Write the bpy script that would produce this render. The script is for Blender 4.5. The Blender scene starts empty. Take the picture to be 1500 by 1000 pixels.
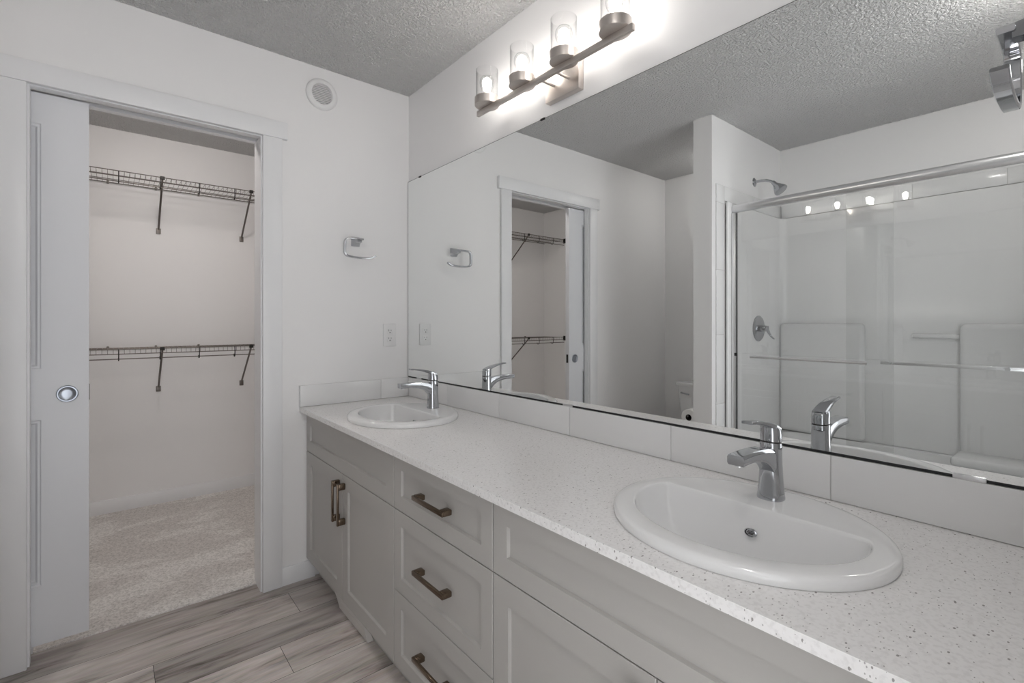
import bpy, bmesh, math, random
from mathutils import Vector, Matrix
random.seed(7)
PI = math.pi
scene = bpy.context.scene
COL = scene.collection

# ------------------------------------------------------------------ camera
cam_data = bpy.data.cameras.new('camera')
cam = bpy.data.objects.new('camera', cam_data)
COL.objects.link(cam)
cam.location = (-1.2546, -2.3947, 1.2124)
cam.rotation_euler = (PI / 2, 0, -math.radians(39.657))
cam_data.sensor_width = 36.0
cam_data.lens = 710.5 / 1500 * 36.0
cam_data.shift_y = -28.44 / 1500
cam_data.clip_start = 0.02
scene.camera = cam

# ------------------------------------------------------------------ view
scene.view_settings.view_transform = 'Standard'
scene.view_settings.look = 'None'
scene.view_settings.exposure = 0.0
scene.view_settings.gamma = 1.0
scene.view_settings.use_curve_mapping = False
scene.cycles.max_bounces = 14
scene.cycles.diffuse_bounces = 7
scene.cycles.glossy_bounces = 8
scene.cycles.transparent_max_bounces = 24
scene.cycles.sample_clamp_indirect = 40.0
scene.cycles.use_guiding = True
scene.cycles.guiding_training_samples = 32
scene.cycles.use_denoising = True

# ------------------------------------------------------------------ world as fill light, standing in for the unseen room behind the camera
world = bpy.data.worlds.new('world')
scene.world = world
world.use_nodes = True
bg = world.node_tree.nodes['Background']
wn = world.node_tree
w_tc = wn.nodes.new('ShaderNodeTexCoord')
w_sep = wn.nodes.new('ShaderNodeSeparateXYZ')
w_mr = wn.nodes.new('ShaderNodeMapRange')          # brighter below the horizon, shaped to lift the ceiling; dimmer above
w_mr.inputs['From Min'].default_value = -0.25
w_mr.inputs['From Max'].default_value = 0.15
w_mr.inputs['To Min'].default_value = 3.0
w_mr.inputs['To Max'].default_value = 1.7
wn.links.new(w_tc.outputs['Generated'], w_sep.inputs[0])
wn.links.new(w_sep.outputs['Z'], w_mr.inputs['Value'])
wn.links.new(w_mr.outputs['Result'], bg.inputs['Strength'])
bg.inputs['Color'].default_value = (0.97, 0.98, 1.0, 1)

BULB = 42.0          # emission of the vanity bulbs' glowing cores
FILL_DOME = 46.0           # emission of the unseen dome added as bathroom fill
SHOWER_FILL = 13.0        # emission of the unseen dome added over the shower as fill
NOOK_FILL = 27.0          # emission of the unseen dome added above the toilet as fill
CLOSET = 86.0        # emission of the closet ceiling dome


# ------------------------------------------------------------------ materials
def node_mat(name):
    m = bpy.data.materials.new(name)
    m.use_nodes = True
    nt = m.node_tree
    return m, nt, nt.nodes['Principled BSDF']


def mat(name, color, rough=0.5, metal=0.0, spec=0.5, coat=0.0, bump=None, aniso=0.0):
    m, nt, b = node_mat(name)
    b.inputs['Base Color'].default_value = (*color, 1)
    b.inputs['Roughness'].default_value = rough
    b.inputs['Metallic'].default_value = metal
    b.inputs['Specular IOR Level'].default_value = spec
    b.inputs['Coat Weight'].default_value = coat
    b.inputs['Coat Roughness'].default_value = 0.05
    b.inputs['Anisotropic'].default_value = aniso
    if bump:
        sc, st, dist = bump
        tc = nt.nodes.new('ShaderNodeTexCoord')
        n = nt.nodes.new('ShaderNodeTexNoise')
        n.inputs['Scale'].default_value = sc
        n.inputs['Detail'].default_value = 4
        bp = nt.nodes.new('ShaderNodeBump')
        bp.inputs['Strength'].default_value = st
        bp.inputs['Distance'].default_value = dist
        nt.links.new(tc.outputs['Object'], n.inputs['Vector'])
        nt.links.new(n.outputs['Fac'], bp.inputs['Height'])
        nt.links.new(bp.outputs['Normal'], b.inputs['Normal'])
    return m


def emit_mat(name, color, strength):
    m = bpy.data.materials.new(name)
    m.use_nodes = True
    nt = m.node_tree
    nt.nodes.clear()
    e = nt.nodes.new('ShaderNodeEmission')
    e.inputs['Color'].default_value = (*color, 1)
    e.inputs['Strength'].default_value = strength
    o = nt.nodes.new('ShaderNodeOutputMaterial')
    nt.links.new(e.outputs[0], o.inputs[0])
    return m


def glass_mat(name, tint, ior=1.5, gain=1.0, rim=None):
    """thin clear glass: sees straight through, reflects by Fresnel"""
    m = bpy.data.materials.new(name)
    m.use_nodes = True
    nt = m.node_tree
    nt.nodes.clear()
    t = nt.nodes.new('ShaderNodeBsdfTransparent')
    t.inputs['Color'].default_value = (*tint, 1)
    g = nt.nodes.new('ShaderNodeBsdfGlossy')
    g.inputs['Roughness'].default_value = 0.0
    f = nt.nodes.new('ShaderNodeFresnel')
    gm = nt.nodes.new('ShaderNodeNewGeometry')      # same reflectance entering and leaving the thin pane
    mi = nt.nodes.new('ShaderNodeMapRange')
    mi.inputs['To Min'].default_value = ior
    mi.inputs['To Max'].default_value = 1.0 / ior
    nt.links.new(gm.outputs['Backfacing'], mi.inputs['Value'])
    nt.links.new(mi.outputs['Result'], f.inputs['IOR'])
    mu = nt.nodes.new('ShaderNodeMath')
    mu.operation = 'MULTIPLY'
    mu.inputs[1].default_value = gain
    mx = nt.nodes.new('ShaderNodeMixShader')
    o = nt.nodes.new('ShaderNodeOutputMaterial')
    nt.links.new(f.outputs[0], mu.inputs[0])
    nt.links.new(mu.outputs[0], mx.inputs[0])
    nt.links.new(t.outputs[0], mx.inputs[1])
    nt.links.new(g.outputs[0], mx.inputs[2])
    nt.links.new(mx.outputs[0], o.inputs[0])
    if rim:                                         # longer path through a curved wall seen edge-on
        lw = nt.nodes.new('ShaderNodeLayerWeight')
        lw.inputs['Blend'].default_value = 0.5
        pw = nt.nodes.new('ShaderNodeMath')
        pw.operation = 'POWER'
        pw.inputs[1].default_value = 5.0
        mc = nt.nodes.new('ShaderNodeMixRGB')
        mc.inputs[1].default_value = (*tint, 1)
        mc.inputs[2].default_value = (*rim, 1)
        nt.links.new(lw.outputs['Facing'], pw.inputs[0])
        nt.links.new(pw.outputs[0], mc.inputs[0])
        nt.links.new(mc.outputs[0], t.inputs['Color'])
    return m


M = {}
M['wall'] = mat('wall_paint', (0.85, 0.845, 0.845), 0.42, spec=0.3, bump=(180, 0.06, 0.002))
M['trim'] = mat('trim_paint', (0.825, 0.83, 0.842), 0.32, spec=0.4)
M['door'] = mat('door_paint', (0.74, 0.75, 0.775), 0.35, spec=0.4)
M['cabinet'] = mat('cabinet_paint', (0.48, 0.466, 0.446), 0.4, spec=0.4)
M['gap_shade'] = mat('cabinet_gap_shade', (0.10, 0.095, 0.09), 0.7)
M['register'] = mat('register_paint', (0.70, 0.68, 0.655), 0.4)
M['toe'] = mat('toe_kick_board', (0.40, 0.37, 0.345), 0.5)
M['ceramic'] = mat('white_ceramic', (0.86, 0.86, 0.86), 0.08, spec=0.5, coat=0.4)
M['tile'] = mat('white_gloss_tile', (0.80, 0.80, 0.80), 0.12, spec=0.5)
M['grout'] = mat('grey_grout', (0.52, 0.51, 0.50), 0.8)
M['acrylic'] = mat('white_acrylic', (0.84, 0.84, 0.84), 0.14, spec=0.5, bump=(9, 0.12, 0.01))
M['chrome'] = mat('chrome', (0.50, 0.51, 0.53), 0.06, 1.0)
M['satin_chrome'] = mat('satin_chrome', (0.80, 0.80, 0.81), 0.28, 1.0)
M['nickel'] = mat('brushed_nickel', (0.66, 0.61, 0.575), 0.38, 1.0)
M['bronze'] = mat('champagne_bronze', (0.20, 0.152, 0.113), 0.22, 1.0)
M['pull'] = mat('brushed_flush_pull', (0.42, 0.45, 0.50), 0.30, 1.0)
M['wire'] = mat('dark_nickel_wire', (0.20, 0.18, 0.165), 0.35, 0.9)
M['dark'] = mat('dark_metal', (0.03, 0.028, 0.026), 0.5, 0.3)
M['seal_and_gap'] = mat('dark_seal_and_gap_shade', (0.015, 0.015, 0.016), 0.6)
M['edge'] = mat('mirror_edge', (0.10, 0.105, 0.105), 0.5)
M['mirror'] = mat('silvered_mirror', (0.90, 0.915, 0.91), 0.0, 1.0)
M['plastic'] = mat('white_plastic', (0.80, 0.80, 0.80), 0.35)
M['grey_plastic'] = mat('grey_vent_mesh', (0.44, 0.44, 0.44), 0.6)
M['paper'] = mat('white_paper', (0.86, 0.86, 0.85), 0.9)
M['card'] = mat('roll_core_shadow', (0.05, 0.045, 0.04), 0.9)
M['slot'] = mat('socket_slot', (0.05, 0.05, 0.05), 0.6)
M['glass'] = glass_mat('shower_glass', (0.972, 0.975, 0.974), 1.62, 1.0)
M['shade'] = glass_mat('shade_glass', (0.985, 0.985, 0.985), 1.45, 0.4, rim=(0.55, 0.55, 0.56))
M['core'] = emit_mat('bulb_core_glow', (1.0, 0.955, 0.90), BULB)
M['dome'] = emit_mat('ceiling_fill_glow', (1.0, 0.97, 0.94), FILL_DOME)
M['sdome'] = emit_mat('shower_fill_glow', (1.0, 0.97, 0.94), SHOWER_FILL)
M['ndome'] = emit_mat('nook_fill_glow', (1.0, 0.97, 0.94), NOOK_FILL)
M['cdome'] = emit_mat('closet_dome_glow', (1.0, 0.93, 0.88), CLOSET)


def ceiling_material():
    m, nt, b = node_mat('textured_ceiling')
    b.inputs['Base Color'].default_value = (0.95, 0.945, 0.94, 1)
    b.inputs['Roughness'].default_value = 0.9
    b.inputs['Specular IOR Level'].default_value = 0.15
    tc = nt.nodes.new('ShaderNodeTexCoord')
    n1 = nt.nodes.new('ShaderNodeTexNoise')
    n1.inputs['Scale'].default_value = 92
    n1.inputs['Detail'].default_value = 3
    n1.inputs['Roughness'].default_value = 0.55
    r = nt.nodes.new('ShaderNodeValToRGB')
    r.color_ramp.elements[0].position = 0.38
    r.color_ramp.elements[1].position = 0.68
    bp = nt.nodes.new('ShaderNodeBump')
    bp.inputs['Strength'].default_value = 1.0
    bp.inputs['Distance'].default_value = 0.018
    nt.links.new(tc.outputs['Object'], n1.inputs['Vector'])
    nt.links.new(n1.outputs['Fac'], r.inputs['Fac'])
    nt.links.new(r.outputs['Color'], bp.inputs['Height'])
    nt.links.new(bp.outputs['Normal'], b.inputs['Normal'])
    return m


def carpet_material():
    m, nt, b = node_mat('cut_pile_carpet')
    b.inputs['Roughness'].default_value = 1.0
    b.inputs['Specular IOR Level'].default_value = 0.05
    tc = nt.nodes.new('ShaderNodeTexCoord')
    # vacuum tracks: large soft patches of brushed pile
    mp = nt.nodes.new('ShaderNodeMapping')
    mp.inputs['Rotation'].default_value = (0, 0, 0.9)
    mp.inputs['Scale'].default_value = (1.0, 1.45, 1.0)
    n1 = nt.nodes.new('ShaderNodeTexNoise')
    n1.inputs['Scale'].default_value = 2.3
    n1.inputs['Detail'].default_value = 7
    n1.inputs['Roughness'].default_value = 0.66
    n1.inputs['Distortion'].default_value = 0.25
    r = nt.nodes.new('ShaderNodeValToRGB')
    e = r.color_ramp.elements
    e[0].position, e[0].color = 0.50, (0.80, 0.765, 0.735, 1)
    e[1].position, e[1].color = 0.575, (0.94, 0.915, 0.885, 1)
    n2 = nt.nodes.new('ShaderNodeTexNoise')
    n2.inputs['Scale'].default_value = 95
    n2.inputs['Detail'].default_value = 5
    n2.inputs['Roughness'].default_value = 0.8
    mix = nt.nodes.new('ShaderNodeMixRGB')
    mix.blend_type = 'MULTIPLY'
    mix.inputs[0].default_value = 1.0
    sp = nt.nodes.new('ShaderNodeValToRGB')
    sp.color_ramp.elements[0].position = 0.38
    sp.color_ramp.elements[0].color = (0.66, 0.65, 0.64, 1)
    sp.color_ramp.elements[1].position = 0.56
    sp.color_ramp.elements[1].color = (1, 1, 1, 1)
    bp = nt.nodes.new('ShaderNodeBump')
    bp.inputs['Strength'].default_value = 0.8
    bp.inputs['Distance'].default_value = 0.006
    nt.links.new(tc.outputs['Object'], mp.inputs['Vector'])
    nt.links.new(mp.outputs['Vector'], n1.inputs['Vector'])
    nt.links.new(n1.outputs['Fac'], r.inputs['Fac'])
    nt.links.new(tc.outputs['Object'], n2.inputs['Vector'])
    nt.links.new(r.outputs['Color'], mix.inputs[1])
    nt.links.new(n2.outputs['Fac'], sp.inputs['Fac'])
    nt.links.new(sp.outputs['Color'], mix.inputs[2])
    nt.links.new(mix.outputs[0], b.inputs['Base Color'])
    nt.links.new(n2.outputs['Fac'], bp.inputs['Height'])
    nt.links.new(bp.outputs['Normal'], b.inputs['Normal'])
    return m


def plank_material():
    """weathered grey-brown vinyl planks; 'tone' is a per-plank attribute"""
    m, nt, b = node_mat('weathered_oak_vinyl')
    b.inputs['Roughness'].default_value = 0.42
    b.inputs['Specular IOR Level'].default_value = 0.35
    tc = nt.nodes.new('ShaderNodeTexCoord')
    at = nt.nodes.new('ShaderNodeAttribute')
    at.attribute_name = 'tone'
    at.attribute_type = 'GEOMETRY'
    sh = nt.nodes.new('ShaderNodeVectorMath')
    sh.operation = 'SCALE'
    sh.inputs['Scale'].default_value = 37.0
    ad = nt.nodes.new('ShaderNodeVectorMath')
    ad.operation = 'ADD'
    nt.links.new(at.outputs['Vector'], sh.inputs[0])
    nt.links.new(tc.outputs['Object'], ad.inputs[0])
    nt.links.new(sh.outputs[0], ad.inputs[1])
    mp = nt.nodes.new('ShaderNodeMapping')
    mp.inputs['Scale'].default_value = (1.0, 8.0, 1.0)
    nt.links.new(ad.outputs[0], mp.inputs['Vector'])
    n1 = nt.nodes.new('ShaderNodeTexNoise')       # broad streaks along the board
    n1.inputs['Scale'].default_value = 2.6
    n1.inputs['Detail'].default_value = 6
    n1.inputs['Roughness'].default_value = 0.62
    n1.inputs['Distortion'].default_value = 0.5
    nt.links.new(mp.outputs['Vector'], n1.inputs['Vector'])
    mp2 = nt.nodes.new('ShaderNodeMapping')
    mp2.inputs['Scale'].default_value = (2.0, 60.0, 1.0)
    nt.links.new(ad.outputs[0], mp2.inputs['Vector'])
    n2 = nt.nodes.new('ShaderNodeTexNoise')       # fine grain
    n2.inputs['Scale'].default_value = 5
    n2.inputs['Detail'].default_value = 4
    nt.links.new(mp2.outputs['Vector'], n2.inputs['Vector'])
    r = nt.nodes.new('ShaderNodeValToRGB')
    e = r.color_ramp.elements
    e[0].position, e[0].color = 0.30, (0.18, 0.148, 0.128, 1)
    e[1].position, e[1].color = 0.66, (0.80, 0.745, 0.705, 1)
    k = e.new(0.46)
    k.color = (0.57, 0.515, 0.48, 1)
    nt.links.new(n1.outputs['Fac'], r.inputs['Fac'])
    mx = nt.nodes.new('ShaderNodeMixRGB')
    mx.blend_type = 'OVERLAY'
    mx.inputs[0].default_value = 0.25
    nt.links.new(r.outputs['Color'], mx.inputs[1])
    nt.links.new(n2.outputs['Color'], mx.inputs[2])
    sx = nt.nodes.new('ShaderNodeSeparateXYZ')
    nt.links.new(at.outputs['Vector'], sx.inputs[0])
    mr = nt.nodes.new('ShaderNodeMapRange')
    mr.inputs['To Min'].default_value = 0.62
    mr.inputs['To Max'].default_value = 1.06
    nt.links.new(sx.outputs['X'], mr.inputs['Value'])
    ml = nt.nodes.new('ShaderNodeMixRGB')
    ml.blend_type = 'MULTIPLY'
    ml.inputs[0].default_value = 1.0
    nt.links.new(mx.outputs[0], ml.inputs[1])
    nt.links.new(mr.outputs['Result'], ml.inputs[2])
    nt.links.new(ml.outputs[0], b.inputs['Base Color'])
    bp = nt.nodes.new('ShaderNodeBump')
    bp.inputs['Strength'].default_value = 0.15
    bp.inputs['Distance'].default_value = 0.001
    nt.links.new(n2.outputs['Fac'], bp.inputs['Height'])
    nt.links.new(bp.outputs['Normal'], b.inputs['Normal'])
    return m


def quartz_material():
    m, nt, b = node_mat('speckled_white_quartz')
    b.inputs['Roughness'].default_value = 0.16
    b.inputs['Specular IOR Level'].default_value = 0.45
    tc = nt.nodes.new('ShaderNodeTexCoord')
    # sparse flecks: cells whose random value is high, small radius round the cell point
    last = None
    base = nt.nodes.new('ShaderNodeTexNoise')
    base.inputs['Scale'].default_value = 140
    base.inputs['Detail'].default_value = 3
    rb = nt.nodes.new('ShaderNodeValToRGB')
    rb.color_ramp.elements[0].position = 0.36
    rb.color_ramp.elements[0].color = (0.81, 0.797, 0.79, 1)
    rb.color_ramp.elements[1].position = 0.52
    rb.color_ramp.elements[1].color = (0.89, 0.878, 0.872, 1)
    nt.links.new(tc.outputs['Object'], base.inputs['Vector'])
    nt.links.new(base.outputs['Fac'], rb.inputs['Fac'])
    last = rb.outputs['Color']
    for scale, keep, rad, col in ((95, 0.91, 0.24, (0.36, 0.345, 0.335, 1)), (170, 0.86, 0.26, (0.47, 0.455, 0.445, 1)),
                                  (120, 0.90, 0.32, (0.90, 0.89, 0.89, 1))):
        mp = nt.nodes.new('ShaderNodeMapping')
        mp.inputs['Location'].default_value = (scale * 0.37, 0.11 * scale, 0.7)
        mp.inputs['Rotation'].default_value = (0.3, 0.5, 0.9)
        mp.inputs['Scale'].default_value = (1.0, 1.7, 1.0)
        v = nt.nodes.new('ShaderNodeTexVoronoi')
        v.inputs['Scale'].default_value = scale
        sep = nt.nodes.new('ShaderNodeSeparateColor')
        g1 = nt.nodes.new('ShaderNodeMath')
        g1.operation = 'GREATER_THAN'
        g1.inputs[1].default_value = keep
        l1 = nt.nodes.new('ShaderNodeMath')
        l1.operation = 'LESS_THAN'
        l1.inputs[1].default_value = rad
        an = nt.nodes.new('ShaderNodeMath')
        an.operation = 'MULTIPLY'
        mx = nt.nodes.new('ShaderNodeMixRGB')
        mx.inputs[2].default_value = col
        nt.links.new(tc.outputs['Object'], mp.inputs['Vector'])
        nt.links.new(mp.outputs['Vector'], v.inputs['Vector'])
        nt.links.new(v.outputs['Color'], sep.inputs[0])
        nt.links.new(sep.outputs[0], g1.inputs[0])
        nt.links.new(v.outputs['Distance'], l1.inputs[0])
        nt.links.new(g1.outputs[0], an.inputs[0])
        nt.links.new(l1.outputs[0], an.inputs[1])
        nt.links.new(an.outputs[0], mx.inputs[0])
        nt.links.new(last, mx.inputs[1])
        last = mx.outputs[0]
    nt.links.new(last, b.inputs['Base Color'])
    return m


M['ceiling'] = ceiling_material()
M['carpet'] = carpet_material()
M['plank'] = plank_material()
M['quartz'] = quartz_material()


# ------------------------------------------------------------------ mesh builder (world coordinates)
class MB:
    def __init__(self):
        self.bm = bmesh.new()
        self.mi = 0

    def _faces(self, fs, smooth=False):
        for f in fs:
            f.material_index = self.mi
            f.smooth = smooth

    def box(self, lo, hi, bevel=0.0, seg=2):
        lo = [min(a, b) for a, b in zip(lo, hi)], [max(a, b) for a, b in zip(lo, hi)]
        lo, hi = lo
        t = bmesh.new()
        bmesh.ops.create_cube(t, size=1.0)
        for v in t.verts:
            for i in range(3):
                v.co[i] = (lo[i] + hi[i]) / 2 + v.co[i] * (hi[i] - lo[i])
        if bevel > 0:
            bmesh.ops.bevel(t, geom=t.edges[:], offset=bevel, segments=seg, profile=0.5, affect='EDGES', clamp_overlap=True)
        self._join(t, smooth=bevel > 0)
        return self

    def _join(self, t, smooth=False):
        vm = {}
        for v in t.verts:
            vm[v] = self.bm.verts.new(v.co)
        for f in t.faces:
            try:
                nf = self.bm.faces.new([vm[v] for v in f.verts])
                nf.material_index = self.mi
                nf.smooth = smooth
            except ValueError:
                pass
        t.free()

    def loft(self, rings, cap=True, smooth=True, closed=True):
        vr = [[self.bm.verts.new(p) for p in r] for r in rings]
        n = len(vr[0])
        fs = []
        for a, b in zip(vr[:-1], vr[1:]):
            for i in range(n if closed else n - 1):
                j = (i + 1) % n
                fs.append(self.bm.faces.new((a[i], a[j], b[j], b[i])))
        self._faces(fs, smooth)
        if cap:
            c = []
            c.append(self.bm.faces.new(list(reversed(vr[0]))))
            c.append(self.bm.faces.new(vr[-1]))
            self._faces(c, False)
        return self

    def tube(self, path, r, n=10, cap=True):
        path = [Vector(p) for p in path]
        rs = r if isinstance(r, (list, tuple)) else [r] * len(path)
        rings = []
        t0 = (path[1] - path[0]).normalized()
        up = Vector((0, 0, 1)) if abs(t0.z) < 0.9 else Vector((1, 0, 0))
        u = t0.cross(up).normalized()
        for i, p in enumerate(path):
            if i == 0:
                t = path[1] - path[0]
            elif i == len(path) - 1:
                t = path[-1] - path[-2]
            else:
                t = (path[i + 1] - path[i]).normalized() + (path[i] - path[i - 1]).normalized()
            t.normalize()
            u = (u - t * u.dot(t)).normalized()
            w = t.cross(u)
            rings.append([p + (u * math.cos(2 * PI * k / n) + w * math.sin(2 * PI * k / n)) * rs[i] for k in range(n)])
        return self.loft(rings, cap)

    def ribbon(self, path, side, hw, ht, cap=True):
        """flat bar swept along a path: 'side' is the width direction"""
        path = [Vector(p) for p in path]
        side = Vector(side).normalized()
        rings = []
        for i, p in enumerate(path):
            t = (path[min(i + 1, len(path) - 1)] - path[max(i - 1, 0)]).normalized()
            nrm = side.cross(t).normalized()
            a = hw[i] if isinstance(hw, (list, tuple)) else hw
            b = ht[i] if isinstance(ht, (list, tuple)) else ht
            ring = []
            for sx, sy in ((-1, -.6), (-.85, -1), (.85, -1), (1, -.6), (1, .6), (.85, 1), (-.85, 1), (-1, .6)):
                ring.append(p + side * (sx * a) + nrm * (sy * b))
            rings.append(ring)
        return self.loft(rings, cap)

    def lathe(self, prof, origin, axis=(0, 0, 1), n=40, cap=False):
        """prof: list of (radius, distance along axis)"""
        o = Vector(origin)
        a = Vector(axis).normalized()
        h = Vector((1, 0, 0)) if abs(a.x) < 0.9 else Vector((0, 1, 0))
        u = a.cross(h).normalized()
        w = a.cross(u)
        rings = []
        for r, d in prof:
            r = max(r, 1e-4)
            rings.append([o + a * d + (u * math.cos(2 * PI * k / n) + w * math.sin(2 * PI * k / n)) * r for k in range(n)])
        return self.loft(rings, cap)

    def cyl(self, p0, p1, r, n=24):
        return self.tube([p0, p1], r, n)


EMPTY_MATRIX = Matrix()
WORLD_LOC = {}


def finish(o, label=None, category=None, group=None, kind=None):
    if label:
        o['label'] = label
    if category:
        o['category'] = category
    if group:
        o['group'] = group
    if kind:
        o['kind'] = kind
    return o


def build(name, mb, mats, parent=None, sharp=40, origin=None):
    bm = mb.bm
    bmesh.ops.remove_doubles(bm, verts=bm.verts[:], dist=1e-6)
    bmesh.ops.recalc_face_normals(bm, faces=bm.faces[:])
    if parent is not None:
        loc = WORLD_LOC[parent.name]
    else:
        xs = [v.co for v in bm.verts]
        loc = Vector(((min(v.x for v in xs) + max(v.x for v in xs)) / 2, (min(v.y for v in xs) + max(v.y for v in xs)) / 2, min(v.z for v in xs)))
        if origin is not None:
            loc = Vector(origin)
    bmesh.ops.translate(bm, verts=bm.verts[:], vec=-loc)
    me = bpy.data.meshes.new(name)
    bm.to_mesh(me)
    bm.free()
    for m in (mats if isinstance(mats, (list, tuple)) else [mats]):
        me.materials.append(m)
    if any(p.use_smooth for p in me.polygons):
        me.set_sharp_from_angle(angle=math.radians(sharp))
    o = bpy.data.objects.new(name, me)
    COL.objects.link(o)
    if parent is not None:
        o.parent = parent
    else:
        o.location = loc
    WORLD_LOC[o.name] = loc
    return o


def thing(name, loc, label, category, group=None):
    o = bpy.data.objects.new(name, None)
    COL.objects.link(o)
    o.location = loc
    o.empty_display_size = 0.05
    WORLD_LOC[o.name] = Vector(loc)
    return finish(o, label, category, group)


def structure(name, mb, mats, sharp=40):
    return finish(build(name, mb, mats, sharp=sharp), kind='structure')


def copy_tree(o, parent=None):
    c = o.copy()
    COL.objects.link(c)
    if parent is not None:
        c.parent = parent
    for ch in [x for x in bpy.data.objects if x.parent == o]:
        copy_tree(ch, c)
    return c


H = 2.44
XF = -2.47           # wall opposite the mirror
YR = -2.38           # wall at the camera end
JR, JL = -0.734, -1.472   # door opening, right and left jamb faces
HEAD = 2.045

# ------------------------------------------------------------------ shell
# mirror wall
structure('wall_back', MB().box((0, -2.5, 0), (0.12, 0.0, H)), M['wall'])
# wall with the closet doorway; hollow to the left, where the pocket door slides
w = MB()
w.box((JR + 0.016, 0, 0), (0.0, 0.12, H))
w.box((JL - 0.016, 0, HEAD + 0.05), (JR + 0.016, 0.12, H))
w.box((XF - 0.12, 0, 0), (JL - 0.016, 0.032, H))
w.box((XF - 0.12, 0.088, 0), (JL - 0.016, 0.12, H))
structure('wall_left', w, M['wall'])
w = MB()
w.box((-0.72, YR - 0.12, 0), (0, YR, H))
w.box((XF - 0.12, YR - 0.12, 0), (-1.62, YR, H))
w.box((-1.62, YR - 0.12, 2.06), (-0.72, YR, H))
structure('wall_right', w, M['wall'])
structure('wall_front', MB().box((XF - 0.12, YR, 0), (XF, 0, H)), M['wall'])
structure('wall_center', MB().box((XF, -0.941, 0), (-1.499, -0.823, H)), M['wall'])
structure('ceiling', MB().box((XF - 0.12, YR - 0.12, H), (0.12, 0.12, H + 0.03)), M['ceiling'])
# closet shell
CB, CL, CR = 1.60, -2.545, 0.0
structure('wall_closet_back', MB().box((CL - 0.1, CB, 0), (CR + 0.1, CB + 0.1, H)), M['wall'])
structure('wall_closet_left', MB().box((CL - 0.1, 0.12, 0), (CL, CB, H)), M['wall'])
structure('wall_closet_right', MB().box((CR, 0.12, 0), (CR + 0.1, CB, H)), M['wall'])
structure('ceiling_closet', MB().box((CL - 0.1, 0.12, H), (CR + 0.1, CB + 0.1, H + 0.03)), M['ceiling'])
structure('floor_closet', MB().box((CL - 0.1, 0.088, -0.05), (CR + 0.1, CB + 0.1, 0.006)), M['carpet'])


def plank_floor():
    """one vinyl floor: boards 178 mm wide running along x, each with its own tone"""
    bm = bmesh.new()
    lay = bm.faces.layers.float_vector.new('tone')
    pitch = 0.1775
    y_top = 0.0885
    rows = []
    k = 0
    g = 0.0008
    joints = {1: [-1.86, -0.641], 2: [-1.137], 3: [-2.0, -0.765], 4: [-1.5, -0.31], 5: [-2.2, -0.98], 0: [-2.4, -1.7], 6: [-1.3]}
    y = y_top
    while y > -2.52:
        y1 = y - pitch
        js = joints.get(k)
        if js is None:
            s = random.uniform(-1.2, 0)
            js = [s - 1.22, s]
        xs = [XF - 0.12] + sorted(js) + [0.0]
        for a, b in zip(xs[:-1], xs[1:]):
            vs = [bm.verts.new(p) for p in ((a + g, y1 + g, 0), (b - g, y1 + g, 0), (b - g, y - g, 0), (a + g, y - g, 0))]
            f = bm.faces.new(vs)
            f[lay] = (random.random(), random.random(), random.random())
        y = y1
        k += 1
    # dark bed seen in the joints
    vs = [bm.verts.new(p) for p in ((XF - 0.12, -2.52, -0.0012), (0, -2.52, -0.0012), (0, 0.0885, -0.0012), (XF - 0.12, 0.0885, -0.0012))]
    f = bm.faces.new(vs)
    f.material_index = 1
    me = bpy.data.meshes.new('floor')
    bm.to_mesh(me)
    bm.free()
    me.materials.append(M['plank'])
    me.materials.append(M['seal_and_gap'])
    o = bpy.data.objects.new('floor', me)
    COL.objects.link(o)
    o['kind'] = 'structure'


plank_floor()

# baseboards
structure('baseboard_left', MB().box((-0.648, -0.013, 0), (-0.50, -0.0005, 0.082), 0.002).box((XF, -0.013, 0), (-1.56, -0.0005, 0.082), 0.002), M['trim'])
structure('baseboard_front', MB().box((XF, -0.82, 0), (XF + 0.013, -0.014, 0.082), 0.002), M['trim'])
structure('baseboard_center', MB().box((XF + 0.014, -0.823, 0), (-1.499, -0.81, 0.082), 0.002), M['trim'])
structure('baseboard_closet', MB().box((CL, CB - 0.013, 0.004), (CR, CB, 0.09), 0.002), M['trim'])
structure('baseboard_closet_side', MB().box((CL, 0.13, 0.004), (CL + 0.013, CB - 0.014, 0.09), 0.002), M['trim'])

# doorway trim: flat casings with a wider head board, then jamb lining with a slot for the sliding door
structure('trim_1', MB().box((-0.728, -0.018, 0.001), (-0.648, -0.0005, 2.049), 0.0015), M['trim'])
structure('trim_2', MB().box((-1.558, -0.018, 0.001), (-1.478, -0.0005, 2.049), 0.0015), M['trim'])
structure('trim_3', MB().box((-1.581, -0.021, 2.0495), (-0.625, -0.0005, 2.126), 0.0015), M['trim'])
w = MB()
w.box((JR, 0, 0.001), (JR + 0.0155, 0.12, HEAD))
w.box((JL - 0.0155, 0, 0.001), (JL, 0.036, HEAD))
w.box((JL - 0.0155, 0.086, 0.001), (JL, 0.12, HEAD))
w.box((JL - 0.0155, 0.0, HEAD), (JR + 0.0155, 0.037, HEAD + 0.015))
w.box((JL - 0.0155, 0.086, HEAD), (JR + 0.0155, 0.12, HEAD + 0.015))
structure('trim_4', w, M['trim'])
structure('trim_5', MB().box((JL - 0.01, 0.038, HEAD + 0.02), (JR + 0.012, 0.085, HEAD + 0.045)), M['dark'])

# ------------------------------------------------------------------ pocket door
DY, DT = 0.043, 0.035
DX1, DX0 = -1.316, -2.075


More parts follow.
